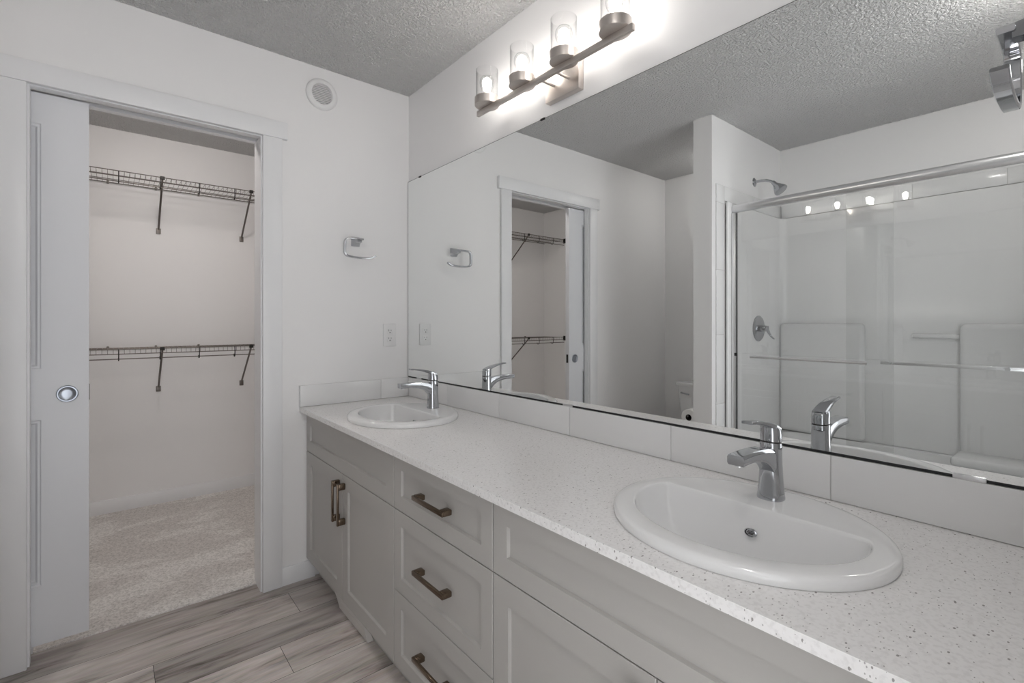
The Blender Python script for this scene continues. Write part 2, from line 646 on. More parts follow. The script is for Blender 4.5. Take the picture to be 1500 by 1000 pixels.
def panel_door():
    m = MB()
    y0 = DY
    zb, zt = 0.046, 2.040
    px1, px0 = -1.446, -1.945
    panels = ((0.26, 0.858), (1.042, 1.930))
    m.box((px1, y0, zb), (DX1, y0 + DT, zt))            # lock stile
    m.box((DX0, y0, zb), (px0, y0 + DT, zt))
    m.box((px0, y0, zb), (px1, y0 + DT, panels[0][0]))
    m.box((px0, y0, panels[0][1]), (px1, y0 + DT, panels[1][0]))
    m.box((px0, y0, panels[1][1]), (px1, y0 + DT, zt))
    for z0, z1 in panels:
        m.box((px0, y0 + 0.011, z0), (px1, y0 + DT - 0.011, z1))
        # stepped moulding round the panel, mitred
        steps = ((0.0, 0.0), (0.004, 0.004), (0.010, 0.004), (0.016, 0.010), (0.026, 0.0108))
        rings = []
        for s, d in steps:
            rings.append([(px0 + s, y0 + d, z0 + s), (px1 - s, y0 + d, z0 + s), (px1 - s, y0 + d, z1 - s), (px0 + s, y0 + d, z1 - s)])
        m.loft(rings, cap=False, smooth=False)
    return m


door = structure('door_1', panel_door(), M['door'])
p = MB()
p.lathe([(0.0305, 0), (0.031, 0.0030), (0.0285, 0.0055), (0.0250, 0.0055), (0.0238, 0.0030), (0.0225, 0.0018), (0.012, 0.0010), (0.0002, 0.0008)], (-1.376, DY, 0.947), (0, -1, 0), 48)
build('flush_pull', p, M['pull'], door)
build('edge_pull', MB().box((DX1 - 0.001, DY + 0.008, 0.917), (DX1 + 0.0015, DY + 0.027, 0.977), 0.001), M['dark'], door)

# ------------------------------------------------------------------ vanity cabinets
FX = -0.538          # plane of the cabinet fronts


def shaker(y0, y1, z0, z1, fw, fx=FX, th=0.019, rec=0.0085):
    """frame-and-panel front facing -x"""
    m = MB()
    ya, yb = max(y0, y1), min(y0, y1)
    o = 0.0012
    rings = [
        [(fx + th, ya, z0), (fx + th, yb, z0), (fx + th, yb, z1), (fx + th, ya, z1)],
        [(fx + o, ya, z0), (fx + o, yb, z0), (fx + o, yb, z1), (fx + o, ya, z1)],
        [(fx, ya - o, z0 + o), (fx, yb + o, z0 + o), (fx, yb + o, z1 - o), (fx, ya - o, z1 - o)],
        [(fx, ya - fw, z0 + fw), (fx, yb + fw, z0 + fw), (fx, yb + fw, z1 - fw), (fx, ya - fw, z1 - fw)],
        [(fx + rec, ya - fw - .002, z0 + fw + .002), (fx + rec, yb + fw + .002, z0 + fw + .002), (fx + rec, yb + fw + .002, z1 - fw - .002), (fx + rec, ya - fw - .002, z1 - fw - .002)],
    ]
    m.loft(rings, cap=True, smooth=False)
    return m


def carcass(y0, y1):
    m = MB()
    ya, yb = max(y0, y1), min(y0, y1)
    x0, x1 = FX + 0.0195, -0.003
    zb, zt = 0.102, 0.791
    m.box((x0, ya - 0.016, zb), (x1, ya, zt))
    m.box((x0, yb, zb), (x1, yb + 0.016, zt))
    m.box((x0, yb + 0.016, zb), (x1, ya - 0.016, zb + 0.016))
    m.box((x1 - 0.006, yb + 0.016, zb + 0.016), (x1, ya - 0.016, zt))
    # dark sheet behind the fronts, standing in for the shade in their gaps
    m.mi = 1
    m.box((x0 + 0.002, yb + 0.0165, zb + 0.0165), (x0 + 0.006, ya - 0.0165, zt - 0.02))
    m.mi = 0
    m.box((-0.48, yb, 0.0005), (-0.462, ya, zb))
    return m


def bar_pull(c, along, length, name_parent):
    """square bow handle standing 30 mm off the front; c = centre on the front plane"""
    cx, cy, cz = c
    m = MB()
    h = length / 2
    px = 0.029
    t = 0.0065
    if along == 'y':
        m.box((cx - px - 0.004, cy - h, cz - t), (cx - px + 0.004, cy + h, cz + t), 0.0015)
        for s in (-1, 1):
            m.box((cx - px + 0.002, cy + s * (h - 0.013) - 0.0125, cz - t - 0.0015), (cx - 0.0005, cy + s * (h - 0.013) + 0.0125, cz + t + 0.0015), 0.003)
    else:
        m.box((cx - px - 0.004, cy - t, cz - h), (cx - px + 0.004, cy + t, cz + h), 0.0015)
        for s in (-1, 1):
            m.box((cx - px + 0.002, cy - t - 0.0015, cz + s * (h - 0.013) - 0.0125), (cx - 0.0005, cy + t + 0.0015, cz + s * (h - 0.013) + 0.0125), 0.003)
    return build('handle', m, M['bronze'], name_parent)


Z_TOP, Z_MID, Z_BOT = 0.784, 0.605, 0.098
G = 0.0015


def sink_base(y0, y1, label):
    t = thing('vanity_cabinet', (-0.27, (y0 + y1) / 2, 0), label, 'cabinet', 'double door sink cabinets of the vanity')
    build('body', carcass(y0, y1), [M['cabinet'], M['gap_shade']], t)
    build('false_front', shaker(y0 - G, y1 + G, Z_MID + G, Z_TOP, 0.052), M['cabinet'], t)
    ym = (y0 + y1) / 2
    for a, b, hy in ((y0 - G, ym + G, ym + 0.029), (ym - G, y1 + G, ym - 0.029)):
        d = build('door', shaker(a, b, Z_BOT, Z_MID - G, 0.057), M['cabinet'], t)
        bar_pull((FX, hy, 0.494), 'z', 0.164, d)
    return t


sink_base(-0.004, -0.9235, 'greige shaker sink cabinet nearest the closet doorway, bronze door handles')
sink_base(-1.4575, -2.374, 'greige shaker sink cabinet nearest the camera, under the large sink')
t = thing('drawer_cabinet', (-0.27, -1.19, 0), 'greige three-drawer cabinet with bronze bar pulls between the two sink cabinets', 'cabinet')
build('body', carcass(-0.9245, -1.4565), [M['cabinet'], M['gap_shade']], t)
for z0, z1 in ((Z_MID + G, Z_TOP), (0.342 + G, Z_MID - G), (Z_BOT, 0.342 - G)):
    d = build('drawer', shaker(-0.9245 - G, -1.4565 + G, z0, z1, 0.047), M['cabinet'], t)
    bar_pull((FX, -1.1905, (z0 + z1) / 2), 'y', 0.172, d)

# leaning toe-kick register
r = MB()
yA, yB = -0.345, -0.638
b0, b1 = Vector((-0.505, 0, 0.001)), Vector((-0.527, 0, 0.088))
ax = (b1 - b0)
nn = Vector((ax.z, 0, -ax.x)).normalized()      # to the back
L = ax.length
up = ax.normalized()


def rp(y, s, d):
    q = b0 + up * s + nn * d
    return (q.x, y, q.z)


r.loft([[rp(yA, 0, 0), rp(yB, 0, 0), rp(yB, L * .55, 0), rp(yA, L * .55, 0)], [rp(yA, 0, .004), rp(yB, 0, .004), rp(yB, L * .55, .004), rp(yA, L * .55, .004)]], smooth=False)
n = 26
for i in range(n + 1):                          # bars between the slots
    y = yA + (yB - yA) * i / n
    r.loft([[rp(y + .0028, L * .55, 0), rp(y - .0028, L * .55, 0), rp(y - .0028, L * .88, 0), rp(y + .0028, L * .88, 0)],
            [rp(y + .0028, L * .55, .004), rp(y - .0028, L * .55, .004), rp(y - .0028, L * .88, .004), rp(y + .0028, L * .88, .004)]], smooth=False)
r.loft([[rp(yA, L * .88, 0), rp(yB, L * .88, 0), rp(yB, L, 0), rp(yA, L, 0)], [rp(yA, L * .88, .004), rp(yB, L * .88, .004), rp(yB, L, .004), rp(yA, L, .004)]], smooth=False)
for y in (yA, yB):
    r.loft([[rp(y, 0, .004), rp(y, L, .004), rp(y, L, .012), (-0.482, y, 0.001)], [rp(y + .002, 0, .004), rp(y + .002, L, .004), rp(y + .002, L, .012), (-0.482, y + .002, 0.001)]], smooth=False)
finish(build('floor_register', r, M['register']), 'slotted pale vent grille leaning at the toe kick under the far cabinet', 'vent grille')

# ------------------------------------------------------------------ countertop with two cut-outs
SINKS = ((-0.298, -0.518), (-0.298, -1.943))
SA, SB = 0.222, 0.254


def countertop():
    bm = bmesh.new()
    z = 0.812
    x0, x1, y0, y1 = -0.569, -0.0015, -2.377, -0.0015

    def loop(pts):
        vs = [bm.verts.new(p) for p in pts]
        return [bm.edges.new((vs[i], vs[(i + 1) % len(vs)])) for i in range(len(vs))]
    es = loop([(x0, y0, z), (x1, y0, z), (x1, y1, z), (x0, y1, z)])
    for cx, cy in SINKS:
        es += loop([(cx + (SA - .02) * math.cos(2 * PI * k / 64), cy + (SB - .02) * math.sin(2 * PI * k / 64), z) for k in range(64)])
    bmesh.ops.triangle_fill(bm, use_beauty=True, use_dissolve=False, edges=es)
    for f in bm.faces:
        if f.normal.z < 0:
            f.normal_flip()
    ret = bmesh.ops.extrude_face_region(bm, geom=bm.faces[:])
    for g in ret['geom']:
        if isinstance(g, bmesh.types.BMVert):
            g.co.z -= 0.0205
    m = MB()
    m.bm.free()
    m.bm = bm
    return m


ct = build('countertop', countertop(), M['quartz'])
finish(ct, 'long speckled white quartz countertop on the vanity cabinets', 'countertop')

# backsplash tiles
b = MB()
ys = [-0.0105, -0.403, -0.8065, -1.2095, -1.610, -2.013, -2.377]
for a, c in zip(ys[:-1], ys[1:]):
    b.box((-0.0095, c + 0.0011, 0.8135), (-0.0015, a - 0.0011, 0.9135), 0.0008)
b.mi = 1
b.box((-0.0065, -2.377, 0.8125), (-0.001, -0.0105, 0.913))
finish(build('backsplash', b, [M['tile'], M['grout']]), 'row of long white backsplash tiles under the mirror', 'backsplash')
b = MB()
xs = [-0.568, -0.165, -0.0012]
for a, c in zip(xs[:-1], xs[1:]):
    b.box((a + 0.0011, -0.0095, 0.8135), (c - 0.0011, -0.0015, 0.9135), 0.0008)
b.mi = 1
b.box((-0.5675, -0.0065, 0.8125), (-0.0012, -0.001, 0.913))
b.mi = 2
b.box((-0.571, -0.010, 0.8125), (-0.5685, -0.001, 0.9145))
finish(build('backsplash', b, [M['tile'], M['grout'], M['satin_chrome']]), 'short white tile backsplash below the electrical outlet on the doorway wall', 'backsplash')


# ------------------------------------------------------------------ sinks
def sink(cx, cy, label):
    t = thing('drop_in_sink', (cx, cy, 0.812), label, 'sink', 'white oval drop-in sinks')
    N = 120
    z0 = 0.812

    def ell(a, bb, z, dx=0.0):
        return [(cx + dx + a * math.cos(2 * PI * k / N), cy + bb * math.sin(2 * PI * k / N), z) for k in range(N)]

    def dee(s, z, chord, a=0.180, bb=0.214, dx=0.0, soft=0.010):
        pts = []
        for k in range(N):
            th = 2 * PI * k / N
            x = a * s * math.cos(th)
            y = bb * s * math.sin(th)
            # soft minimum of x and the straight back edge
            d = x - chord
            x = x - 0.5 * (d + math.sqrt(d * d + soft * soft)) + 0.25 * soft
            pts.append((cx + dx + x, cy + y, z))
        return pts
    m = MB()
    rings = [ell(SA - .030, SB - .030, z0 - .010), ell(SA - .012, SB - .012, z0 + .0006), ell(SA - .001, SB - .001, z0 + .001), ell(SA + .0005, SB + .0005, z0 + .005), ell(SA - .0002, SB - .0002, z0 + .0125), ell(SA - .002, SB - .002, z0 + .0165),
             ell(SA - .0055, SB - .0055, z0 + .0195), ell(SA - .011, SB - .011, z0 + .0210)]
    rings += [ell(SA - .021, SB - .021, z0 + .0216), dee(1.012, z0 + .0214, 0.0645, soft=.016), dee(1.002, z0 + .0208, 0.0620, soft=.016), dee(0.994, z0 + .0188, 0.0600, soft=.016), dee(0.989, z0 + .014, 0.0590, soft=.015), dee(0.978, z0 - .004, 0.0575, soft=.014)]
    for f, s, c in ((.2, .945, .0545), (.4, .895, .051), (.6, .82, .047), (.8, .70, .042), (.93, .53, .036), (1.0, .34, .030)):
        rings.append(dee(s, z0 - .004 - .140 * f, c, dx=-.006 * f, soft=.016))
    rings.append(ell(.022, .022, z0 - .147, dx=-.012))
    m.loft(rings, cap=False)
    # underside of the bowl, so the basin has thickness
    under = [ell(SA - .030, SB - .030, z0 - .010), dee(1.0, z0 - .03, .075, soft=.03), dee(.95, z0 - .09, .066), dee(.6, z0 - .152, .05), ell(.03, .03, z0 - .162, dx=-.012), ell(.022, .022, z0 - .147, dx=-.012)]
    m.loft(under, cap=False)
    build('basin', m, M['ceramic'], t, sharp=50)
    d = MB()
    d.lathe([(.0235, -.0015), (.022, .002), (.017, .0028), (.016, .0005), (.0002, .002)], (cx - .012, cy, z0 - .1465), (0, 0, 1), 32)
    build('drain', d, M['chrome'], t)
    o = MB()
    nx = Vector((-.93, 0, .30)).normalized()
    oc = Vector((cx + .0525, cy, z0 - .030))
    u = Vector((0, 1, 0))
    v = nx.cross(u)
    rg = []
    for s, dd in ((1.0, 0), (1.0, .003), (.82, .0042), (.72, .002)):
        rg.append([oc + u * (.0125 * s * math.cos(2 * PI * k / 32)) + v * (.0085 * s * math.sin(2 * PI * k / 32)) + nx * dd for k in range(32)])
    o.loft(rg, cap=True)
    ov = build('overflow_cover', o, M['chrome'], t)
    s = MB()
    for k in range(-1, 2):
        c0 = oc + v * (.0026 * k) + nx * .0028
        w_ = .0055 if k else .007
        s.box((c0.x - .0006, c0.y - w_, c0.z - .0006), (c0.x + .0006, c0.y + w_, c0.z + .0006))
    build('slot', s, M['dark'], ov)
    return t


sink(*SINKS[0], 'white oval sink set in the countertop near the closet doorway')
sink(*SINKS[1], 'large white oval sink at the near end of the countertop')


# ------------------------------------------------------------------ faucets
def faucet(cx, cy, label):
    z0 = 0.8335
    t = thing('faucet', (cx, cy, z0), label, 'faucet', 'chrome single-lever basin faucets')
    N = 40

    def sup(a, b_, z, dx=0.0, tilt=0.0, p=2.6):
        pts = []
        for k in range(N):
            th = 2 * PI * k / N
            c, s = math.cos(th), math.sin(th)
            x = a * math.copysign(abs(c) ** (2 / p), c)
            y = b_ * math.copysign(abs(s) ** (2 / p), s)
            pts.append((cx + dx + x, cy + y, z0 + z - tilt * x))
        return pts
    m = MB()
    m.loft([sup(.0255, .0262, 0), sup(.0255, .0262, .004), sup(.0242, .0248, .012), sup(.0222, .0225, .04), sup(.021, .0208, .075), sup(.0208, .0202, .105), sup(.0208, .020, .118, tilt=.10), sup(.0195, .0188, .1205, tilt=.10)])
    build('body', m, M['chrome'], t)
    s = MB()
    path = [(cx + .004, cy, z0 + .070), (cx - .008, cy, z0 + .080), (cx - .026, cy, z0 + .092), (cx - .05, cy, z0 + .1015), (cx - .08, cy, z0 + .107), (cx - .115, cy, z0 + .1095), (cx - .150, cy, z0 + .1095), (cx - .1615, cy, z0 + .109)]
    hw = [.0172, .0172, .0168, .0165, .0162, .0162, .0165, .0165]
    ht = [.022, .0215, .0185, .0145, .0115, .0102, .0100, .0098]
    s.ribbon(path, (0, 1, 0), hw, ht)
    sp = build('spout', s, M['chrome'], t)
    a = MB()
    a.lathe([(.0105, 0), (.0105, -.005), (.009, -.006), (.0085, -.003), (.0002, -.003)], (cx - .146, cy, z0 + .1005), (0, 0, 1), 24)
    build('aerator', a, M['satin_chrome'], sp)
    g = MB()
    g.loft([sup(.0200, .0193, .1195, tilt=.10), sup(.0200, .0193, .1235, tilt=.10)])
    build('seam_ring', g, M['dark'], t)
    h = MB()
    h.loft([sup(.0208, .020, .123, tilt=.10), sup(.0208, .020, .137, tilt=.12), sup(.0205, .0195, .148, dx=.0, tilt=.25), sup(.018, .017, .1535, dx=-.001, tilt=.3)])
    path = [(cx + .012, cy, z0 + .1475), (cx - .008, cy, z0 + .1555), (cx - .03, cy, z0 + .1625), (cx - .06, cy, z0 + .1700), (cx - .09, cy, z0 + .1745), (cx - .112, cy, z0 + .1765)]
    h.ribbon(path, (0, 1, 0), [.0165, .0165, .0150, .0130, .0118, .0112], [.0055, .0060, .0052, .0040, .0032, .0030])
    build('lever', h, M['chrome'], t)
    return t


faucet(-0.155, -0.520, 'chrome single-lever faucet on the sink near the closet doorway')
faucet(-0.155, -1.945, 'chrome single-lever faucet on the large near sink')

# ------------------------------------------------------------------ mirror
MT, MBOT = 1.971, 0.9205
t = thing('wall_mirror', (-0.004, -1.18, MBOT), 'wide frameless mirror covering the wall above the vanity backsplash', 'mirror')
p = MB()
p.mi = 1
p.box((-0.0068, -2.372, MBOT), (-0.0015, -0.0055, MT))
p.mi = 0
p.loft([[(-0.007, -2.372, MBOT), (-0.007, -0.0055, MBOT)], [(-0.007, -2.372, MT), (-0.007, -0.0055, MT)]], cap=False, smooth=False, closed=False)
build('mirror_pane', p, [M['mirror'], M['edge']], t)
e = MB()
e.box((-0.0062, -2.372, MBOT - 0.0058), (-0.0015, -0.0035, MBOT - 0.0002))  # near-black strip standing for the shade in the gap between mirror and tile
build('bottom_gap_shade', e, M['seal_and_gap'], t)
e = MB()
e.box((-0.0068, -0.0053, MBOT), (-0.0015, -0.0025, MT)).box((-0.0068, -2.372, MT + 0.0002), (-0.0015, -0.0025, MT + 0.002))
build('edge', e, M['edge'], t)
for y, z, top in ((-2.241, MBOT, False), (-1.2, MBOT, False), (-0.129, MBOT, False), (-1.07, MT, True), (-0.136, MT, True)):
    c = MB()
    wd = 0.0235 if not top else 0.011
    hh = 0.0075 if not top else 0.004
    if top:
        c.box((-0.0098, y - wd, z - 0.003), (-0.001, y + wd, z + hh), 0.0008)
    else:
        c.box((-0.0102, y - wd, z - 0.0065), (-0.0078, y + wd, z + 0.003), 0.0008)
        c.box((-0.0085, y - wd, z - 0.0066), (-0.001, y + wd, z - 0.0050))
    build('clip', c, M['dark'] if top else M['satin_chrome'], t)

# ------------------------------------------------------------------ vanity light
LX = -0.100
t = thing('vanity_light', (0, -1.19, 2.012), 'four-bulb brushed nickel vanity light with clear glass shades above the mirror', 'wall light')
build('back_plate', MB().box((-0.026, -1.268, 2.011), (-0.0005, -1.104, 2.135), 0.002), M['nickel'], t)
for y in (-1.150, -1.222):
    build('arm', MB().cyl((-0.026, y, 2.060), (LX + 0.006, y, 2.060), 0.0048, 16), M['nickel'], t)
build('bar', MB().box((LX - 0.0065, -1.548, 2.048), (LX + 0.0065, -0.784, 2.0685), 0.0012), M['nickel'], t)
for i, y in enumerate((-0.846, -1.058, -1.270, -1.482)):
    c = MB()
    c.lathe([(.0002, 0), (.044, 0), (.0485, .003), (.0490, .008), (.0490, .033), (.0475, .0345), (.0455, .033), (.0455, .026), (.021, .026), (.021, .052), (.018, .053), (.018, .040), (.0002, .040)], (LX, y, 2.0688), (0, 0, 1), 48)
    cup = build('lamp_holder', c, M['nickel'], t)
    g = MB()
    g.lathe([(.0435, .027), (.0437, .1440), (.0427, .1452), (.0417, .1440), (.0415, .027)], (LX, y, 2.0688), (0, 0, 1), 48)
    build('glass_shade', g, M['shade'], cup)
    bl = MB()
    bl.mi = 0
    bl.lathe([(.0145, .054), (.017, .062), (.0225, .072), (.0275, .083), (.0290, .094), (.0270, .106), (.020, .116), (.010, .121), (.0002, .1225)], (LX, y, 2.0688), (0, 0, 1), 32)
    bl.mi = 1
    bl.lathe([(.0002, .056), (.0105, .058), (.012, .066), (.0160, .080), (.0185, .092), (.0165, .104), (.009, .111), (.0002, .1125)], (LX, y, 2.0688), (0, 0, 1), 24)
    bl.mi = 2
    bl.lathe([(.0002, .0405), (.0135, .0405), (.0145, .055), (.0002, .0555)], (LX, y, 2.0688), (0, 0, 1), 24)
    build('bulb', bl, [M['shade'], M['core'], M['satin_chrome']], cup)

# ------------------------------------------------------------------ closet ceiling lamp, and unseen domes added as fill in the bathroom
def unseen_ceiling_light(x, y, r, glow, label):
    t = thing('unseen_ceiling_light', (x, y, H), label, 'ceiling light', 'round white closet ceiling lamp and added unseen fill domes')
    d = MB()
    d.lathe([(.0002, -.0005), (r, -.0005), (r * 1.02, -.010), (r * .97, -.014)], (x, y, H), (0, 0, 1), 48)
    build('base', d, M['plastic'], t)
    d = MB()
    d.lathe([(r * .97, -.010), (r * .93, -.30 * r - .010), (r * .77, -.56 * r - .010), (r * .42, -.74 * r - .010), (.0002, -.80 * r - .010)], (x, y, H), (0, 0, 1), 48)
    build('dome', d, M[glow], t)


unseen_ceiling_light(-1.20, -2.285, .085, 'dome', 'round white added ceiling fill light near the end wall by the camera')
unseen_ceiling_light(-2.05, -2.300, .065, 'sdome', 'small round added fill light on the ceiling over the far end of the shower')
unseen_ceiling_light(-2.22, -0.620, .065, 'ndome', 'small round added fill light on the ceiling above the toilet')
unseen_ceiling_light(-1.02, 0.520, .080, 'cdome', 'small round flush light on the closet ceiling')


# ------------------------------------------------------------------ towel rings
def towel_ring(loc, rot, label):
    """built on a wall facing -y with the post at the origin; the open ring runs to -x"""
    t = thing('towel_ring', (0, 0, 0), label, 'towel ring', 'chrome open towel rings')
    m = MB()
    m.loft([[(-.021, -.0005, -.024), (.021, -.0005, -.024), (.021, -.0005, .024), (-.021, -.0005, .024)],
            [(-.021, -.004, -.024), (.021, -.004, -.024), (.021, -.004, .024), (-.021, -.004, .024)],
            [(-.0135, -.03, -.012), (.0135, -.03, -.012), (.0135, -.03, .014), (-.0135, -.03, .014)],
            [(-.011, -.060, -.009), (.011, -.060, -.009), (.011, -.060, .010), (-.011, -.060, .010)]], smooth=False)
    build('wall_post', m, M['chrome'], t)
    y = -.066
    R = .018
    p = [(.014, y, .004), (-.010, y, .005), (-.058, y, .0035)]
    p += [(-.058 - R * math.sin(a), y, .0035 - R + R * math.cos(a)) for a in (.4, .8, 1.2)]
    p += [(-.0775, y, -.018), (-.0785, y, -.050)]
    p += [(-.0565 - .022 * math.cos(a), y, -.062 - .022 * math.sin(a)) for a in (.2, .6, 1.0, 1.4)]
    p += [(-.03, y, -.0875), (.01, y, -.0885), (.045, y, -.086), (.064, y, -.081), (.078, y, -.071)]
    n = len(p)
    r_ = MB()
    r_.ribbon(p, (0, 1, 0), [.0095] * n, [.0046] * n)
    build('ring', r_, M['chrome'], t)
    t.location = loc
    t.rotation_euler = (0, 0, rot)
    return t


towel_ring((-0.300, 0.0, 1.618), 0, 'chrome open towel ring on the wall beside the closet doorway')
towel_ring((-0.290, YR, 1.612), PI, 'chrome towel ring at the right edge, on the near end wall')

# ------------------------------------------------------------------ outlet and round vent
t = thing('electrical_outlet', (-0.114, 0, 1.083), 'white duplex outlet on the wall above the short backsplash', 'outlet')
build('cover_plate', MB().box((-0.150, -0.0055, 1.084), (-0.078, -0.0005, 1.204), 0.0022), M['plastic'], t)
for z in (1.1645, 1.1235):
    m = MB()
    m.box((-0.1305, -0.0075, z - 0.0145), (-0.0975, -0.005, z + 0.0145), 0.002)
    f = build('socket', m, M['plastic'], t)
    s = MB()
    s.box((-0.1215, -0.0079, z - 0.001), (-0.1193, -0.0073, z + 0.0085)).box((-0.1087, -0.0079, z), (-0.1065, -0.0073, z + 0.0075))
    s.cyl((-0.114, -0.0072, z - 0.0075), (-0.114, -0.0079, z - 0.0075), 0.0029, 16)
    build('slot', s, M['slot'], f)

t = thing('round_vent', (-0.466, 0, 2.236), 'round white vent high on the wall near the ceiling corner', 'vent')
vc = (-0.466, 0, 2.311)
m = MB()
m.lathe([(.0745, .0005), (.075, .006), (.072, .011), (.060, .0155), (.050, .0150), (.047, .010), (.047, .003)], vc, (0, -1, 0), 56)
build('flange', m, M['plastic'], t)
m = MB()
m.lathe([(.0465, .002), (.0002, .002)], vc, (0, -1, 0), 40)
build('throat', m, M['grey_plastic'], t)
m = MB()
for k in range(-5, 6):
    dz = k * 0.0082
    hw = math.sqrt(max(0.0462 ** 2 - dz ** 2, 0))
    m.box((vc[0] - hw, -0.0095, vc[2] + dz - 0.0018), (vc[0] + hw, -0.0045, vc[2] + dz + 0.0018))
build('grille', m, M['plastic'], t)


# ------------------------------------------------------------------ closet shelves
def wire_shelf(z, label, lip_up):
    yb, yf = CB - 0.012, 1.275
    x0, x1 = CL + 0.004, CR - 0.004
    t = thing('wire_shelf', ((x0 + x1) / 2, CB, z), label, 'shelf', 'wire shelves on the closet back wall')
    d = MB()
    n = int((x1 - x0) / 0.0254)
    for i in range(n + 1):
        x = x0 + 0.006 + i * 0.0254
        d.tube([(x, yb, z), (x, yf, z), (x, yf - 0.004, z - 0.004), (x, yf - 0.004, z - 0.026)], 0.0011, 5, cap=False)
    for y, zz, rr in ((yb, z - .003, .0028), (yb - 0.10, z - .003, .0022), (yf + 0.11, z - .003, .0022), (yf - .003, z + .002, .0028), (yf - .004, z - .026, .0028)):
        d.cyl((x0, y, zz), (x1, y, zz), rr, 8)
    build('wire_deck', d, M['wire'], t)
    build('hanging_rod', MB().cyl((x0, yf + 0.012, z - 0.056), (x1, yf + 0.012, z - 0.056), 0.0032, 10), M['wire'], t)
    k = 0
    for x in (-2.36, -2.16, -1.96, -1.76, -1.42, -1.215, -1.017, -0.814, -0.614, -0.2):
        h = MB()
        c = Vector((x, yf + 0.010, z - 0.050))
        pts = [(x, yf - .004, z + .002), (x, yf - .007, z - .012), (x, yf - .009, z - .030)]
        pts += [(x, c.y + .017 * math.cos(a), c.z + .017 * math.sin(a)) for a in (PI * .92, PI * 1.15, PI * 1.4, PI * 1.6, PI * 1.8, PI * 2.0)]
        h.ribbon(pts, (1, 0, 0), .0028, .0016)
        build('rod_hook', h, M['dark'], t)
    for x in (-2.02, -1.52, -1.006, -0.515):
        br = MB()
        br.tube([(x, yf - .002, z + .003), (x, yf + .010, z - .016), (x, CB - 0.012, z - 0.268)], [.0045, .0058, .0058], 8)
        b_ = build('bracket', br, M['wire'], t)
        f = MB()
        f.box((x - .013, CB - 0.010, z - 0.300), (x + .013, CB - .0003, z - 0.262), 0.003)
        build('foot_plate', f, M['wire'], b_)
        cl = MB()
        cl.box((x - .012, yf - .008, z - .012), (x + .012, yf - .001, z + .010), 0.003)
        build('top_clip', cl, M['dark'], b_)
    for x in (-2.25, -1.75, -1.265, -0.78, -0.33, -1.02):
        c = MB()
        c.box((x - .006, CB - 0.018, z - .010), (x + .006, CB - .0003, z + .009), 0.003)
        build('wall_clip', c, M['wire'], t)
    e_ = MB()
    e_.box((CL + .0004, yf - .018, z - .036), (CL + .010, yf + .018, z + .014), .002).box((CL + .008, yf - .010, z - .022), (CL + .024, yf + .006, z + .008), .002)
    build('end_bracket', e_, M['dark'], t)
    return t


wire_shelf(2.098, 'upper dark wire shelf with hanging rod on the closet back wall', True)
wire_shelf(1.050, 'lower dark wire shelf with hanging rod on the closet back wall', True)

# ------------------------------------------------------------------ shower alcove opposite the mirror
# tile border round the acrylic unit
w = MB()
zs = [0.001, 0.325, 0.722, 1.137, 1.527, 1.930, 2.040]
for a, c in zip(zs[:-1], zs[1:]):
    w.box((-1.638, -0.9495, a + .001), (-1.541, -0.942, c - .001), 0.0008)
ex = [-1.640, -2.04, XF + .010]
for a, c in zip(ex[:-1], ex[1:]):
    w.box((c + .001, -0.9495, 1.951), (a - .001, -0.942, 2.039), 0.0008)
ey = [-0.951, -1.285, -1.687, -2.088, YR]
for a, c in zip(ey[:-1], ey[1:]):
    w.box((XF + .0005, c + .001, 1.951), (XF + .008, a - .001, 2.039), 0.0008)
w.mi = 1
w.box((-1.6385, -0.9475, 0.001), (-1.5415, -0.9412, 2.039))
w.box((XF + .0004, -0.9475, 1.950), (-1.6385, -0.9412, 2.0385))
w.box((XF + .0003, YR, 1.950), (XF + .006, -0.9476, 2.0385))
structure('trim_6', w, [M['tile'], M['grout']])

t = thing('shower_unit', (-2.05, -1.66, 0), 'white acrylic tub and shower surround with moulded ledges behind the sliding glass', 'shower')
ya, yb = -0.950, YR + 0.004
xb, xf = XF + 0.012, -1.642
# tub: apron, deck and hollow basin
m = MB()


def rr(x0, x1, y0, y1, z, r=0.09, k=8):
    pts = []
    for cx, cy, a0 in ((x1 - r, y1 - r, 0), (x0 + r, y1 - r, PI / 2), (x0 + r, y0 + r, PI), (x1 - r, y0 + r, 3 * PI / 2)):
        for i in range(k + 1):
            a = a0 + PI / 2 * i / k
            pts.append((cx + r * math.cos(a), cy + r * math.sin(a), z))
    return pts


m.loft([rr(xb, xf - .02, yb, ya, .001, .008), rr(xb, xf - .01, yb, ya, .40, .008), rr(xb, xf, yb, ya, .43, .008), rr(xb, xf, yb, ya, .445, .008), rr(xb + .01, xf - .01, yb + .01, ya - .01, .455, .015),
        rr(xb + .06, xf - .09, yb + .07, ya - .07, .455, .10), rr(xb + .075, xf - .105, yb + .09, ya - .09, .43, .10), rr(xb + .11, xf - .14, yb + .16, ya - .13, .12, .12), rr(xb + .16, xf - .19, yb + .2, ya - .18, .09, .10)], cap=True)
build('tub', m, M['acrylic'], t)
# surround: U-shaped wall with coved corners
m = MB()
zt = 1.945


def u_profile(off, z):
    r = 0.055
    pts = []
    y_l, y_r, x_b = ya - off, yb + off, xb + off
    pts.append((-1.700, y_l, z))
    pts.append((x_b + r, y_l, z))
    for i in range(1, 7):
        a = PI / 2 * i / 6
        pts.append((x_b + r - r * math.sin(a), y_l - r + r * math.cos(a), z))
    pts.append((x_b, y_r + r, z))
    for i in range(1, 7):
        a = PI / 2 * i / 6
        pts.append((x_b + r - r * math.cos(a), y_r + r - r * math.sin(a), z))
    pts.append((-1.700, y_r, z))
    return pts


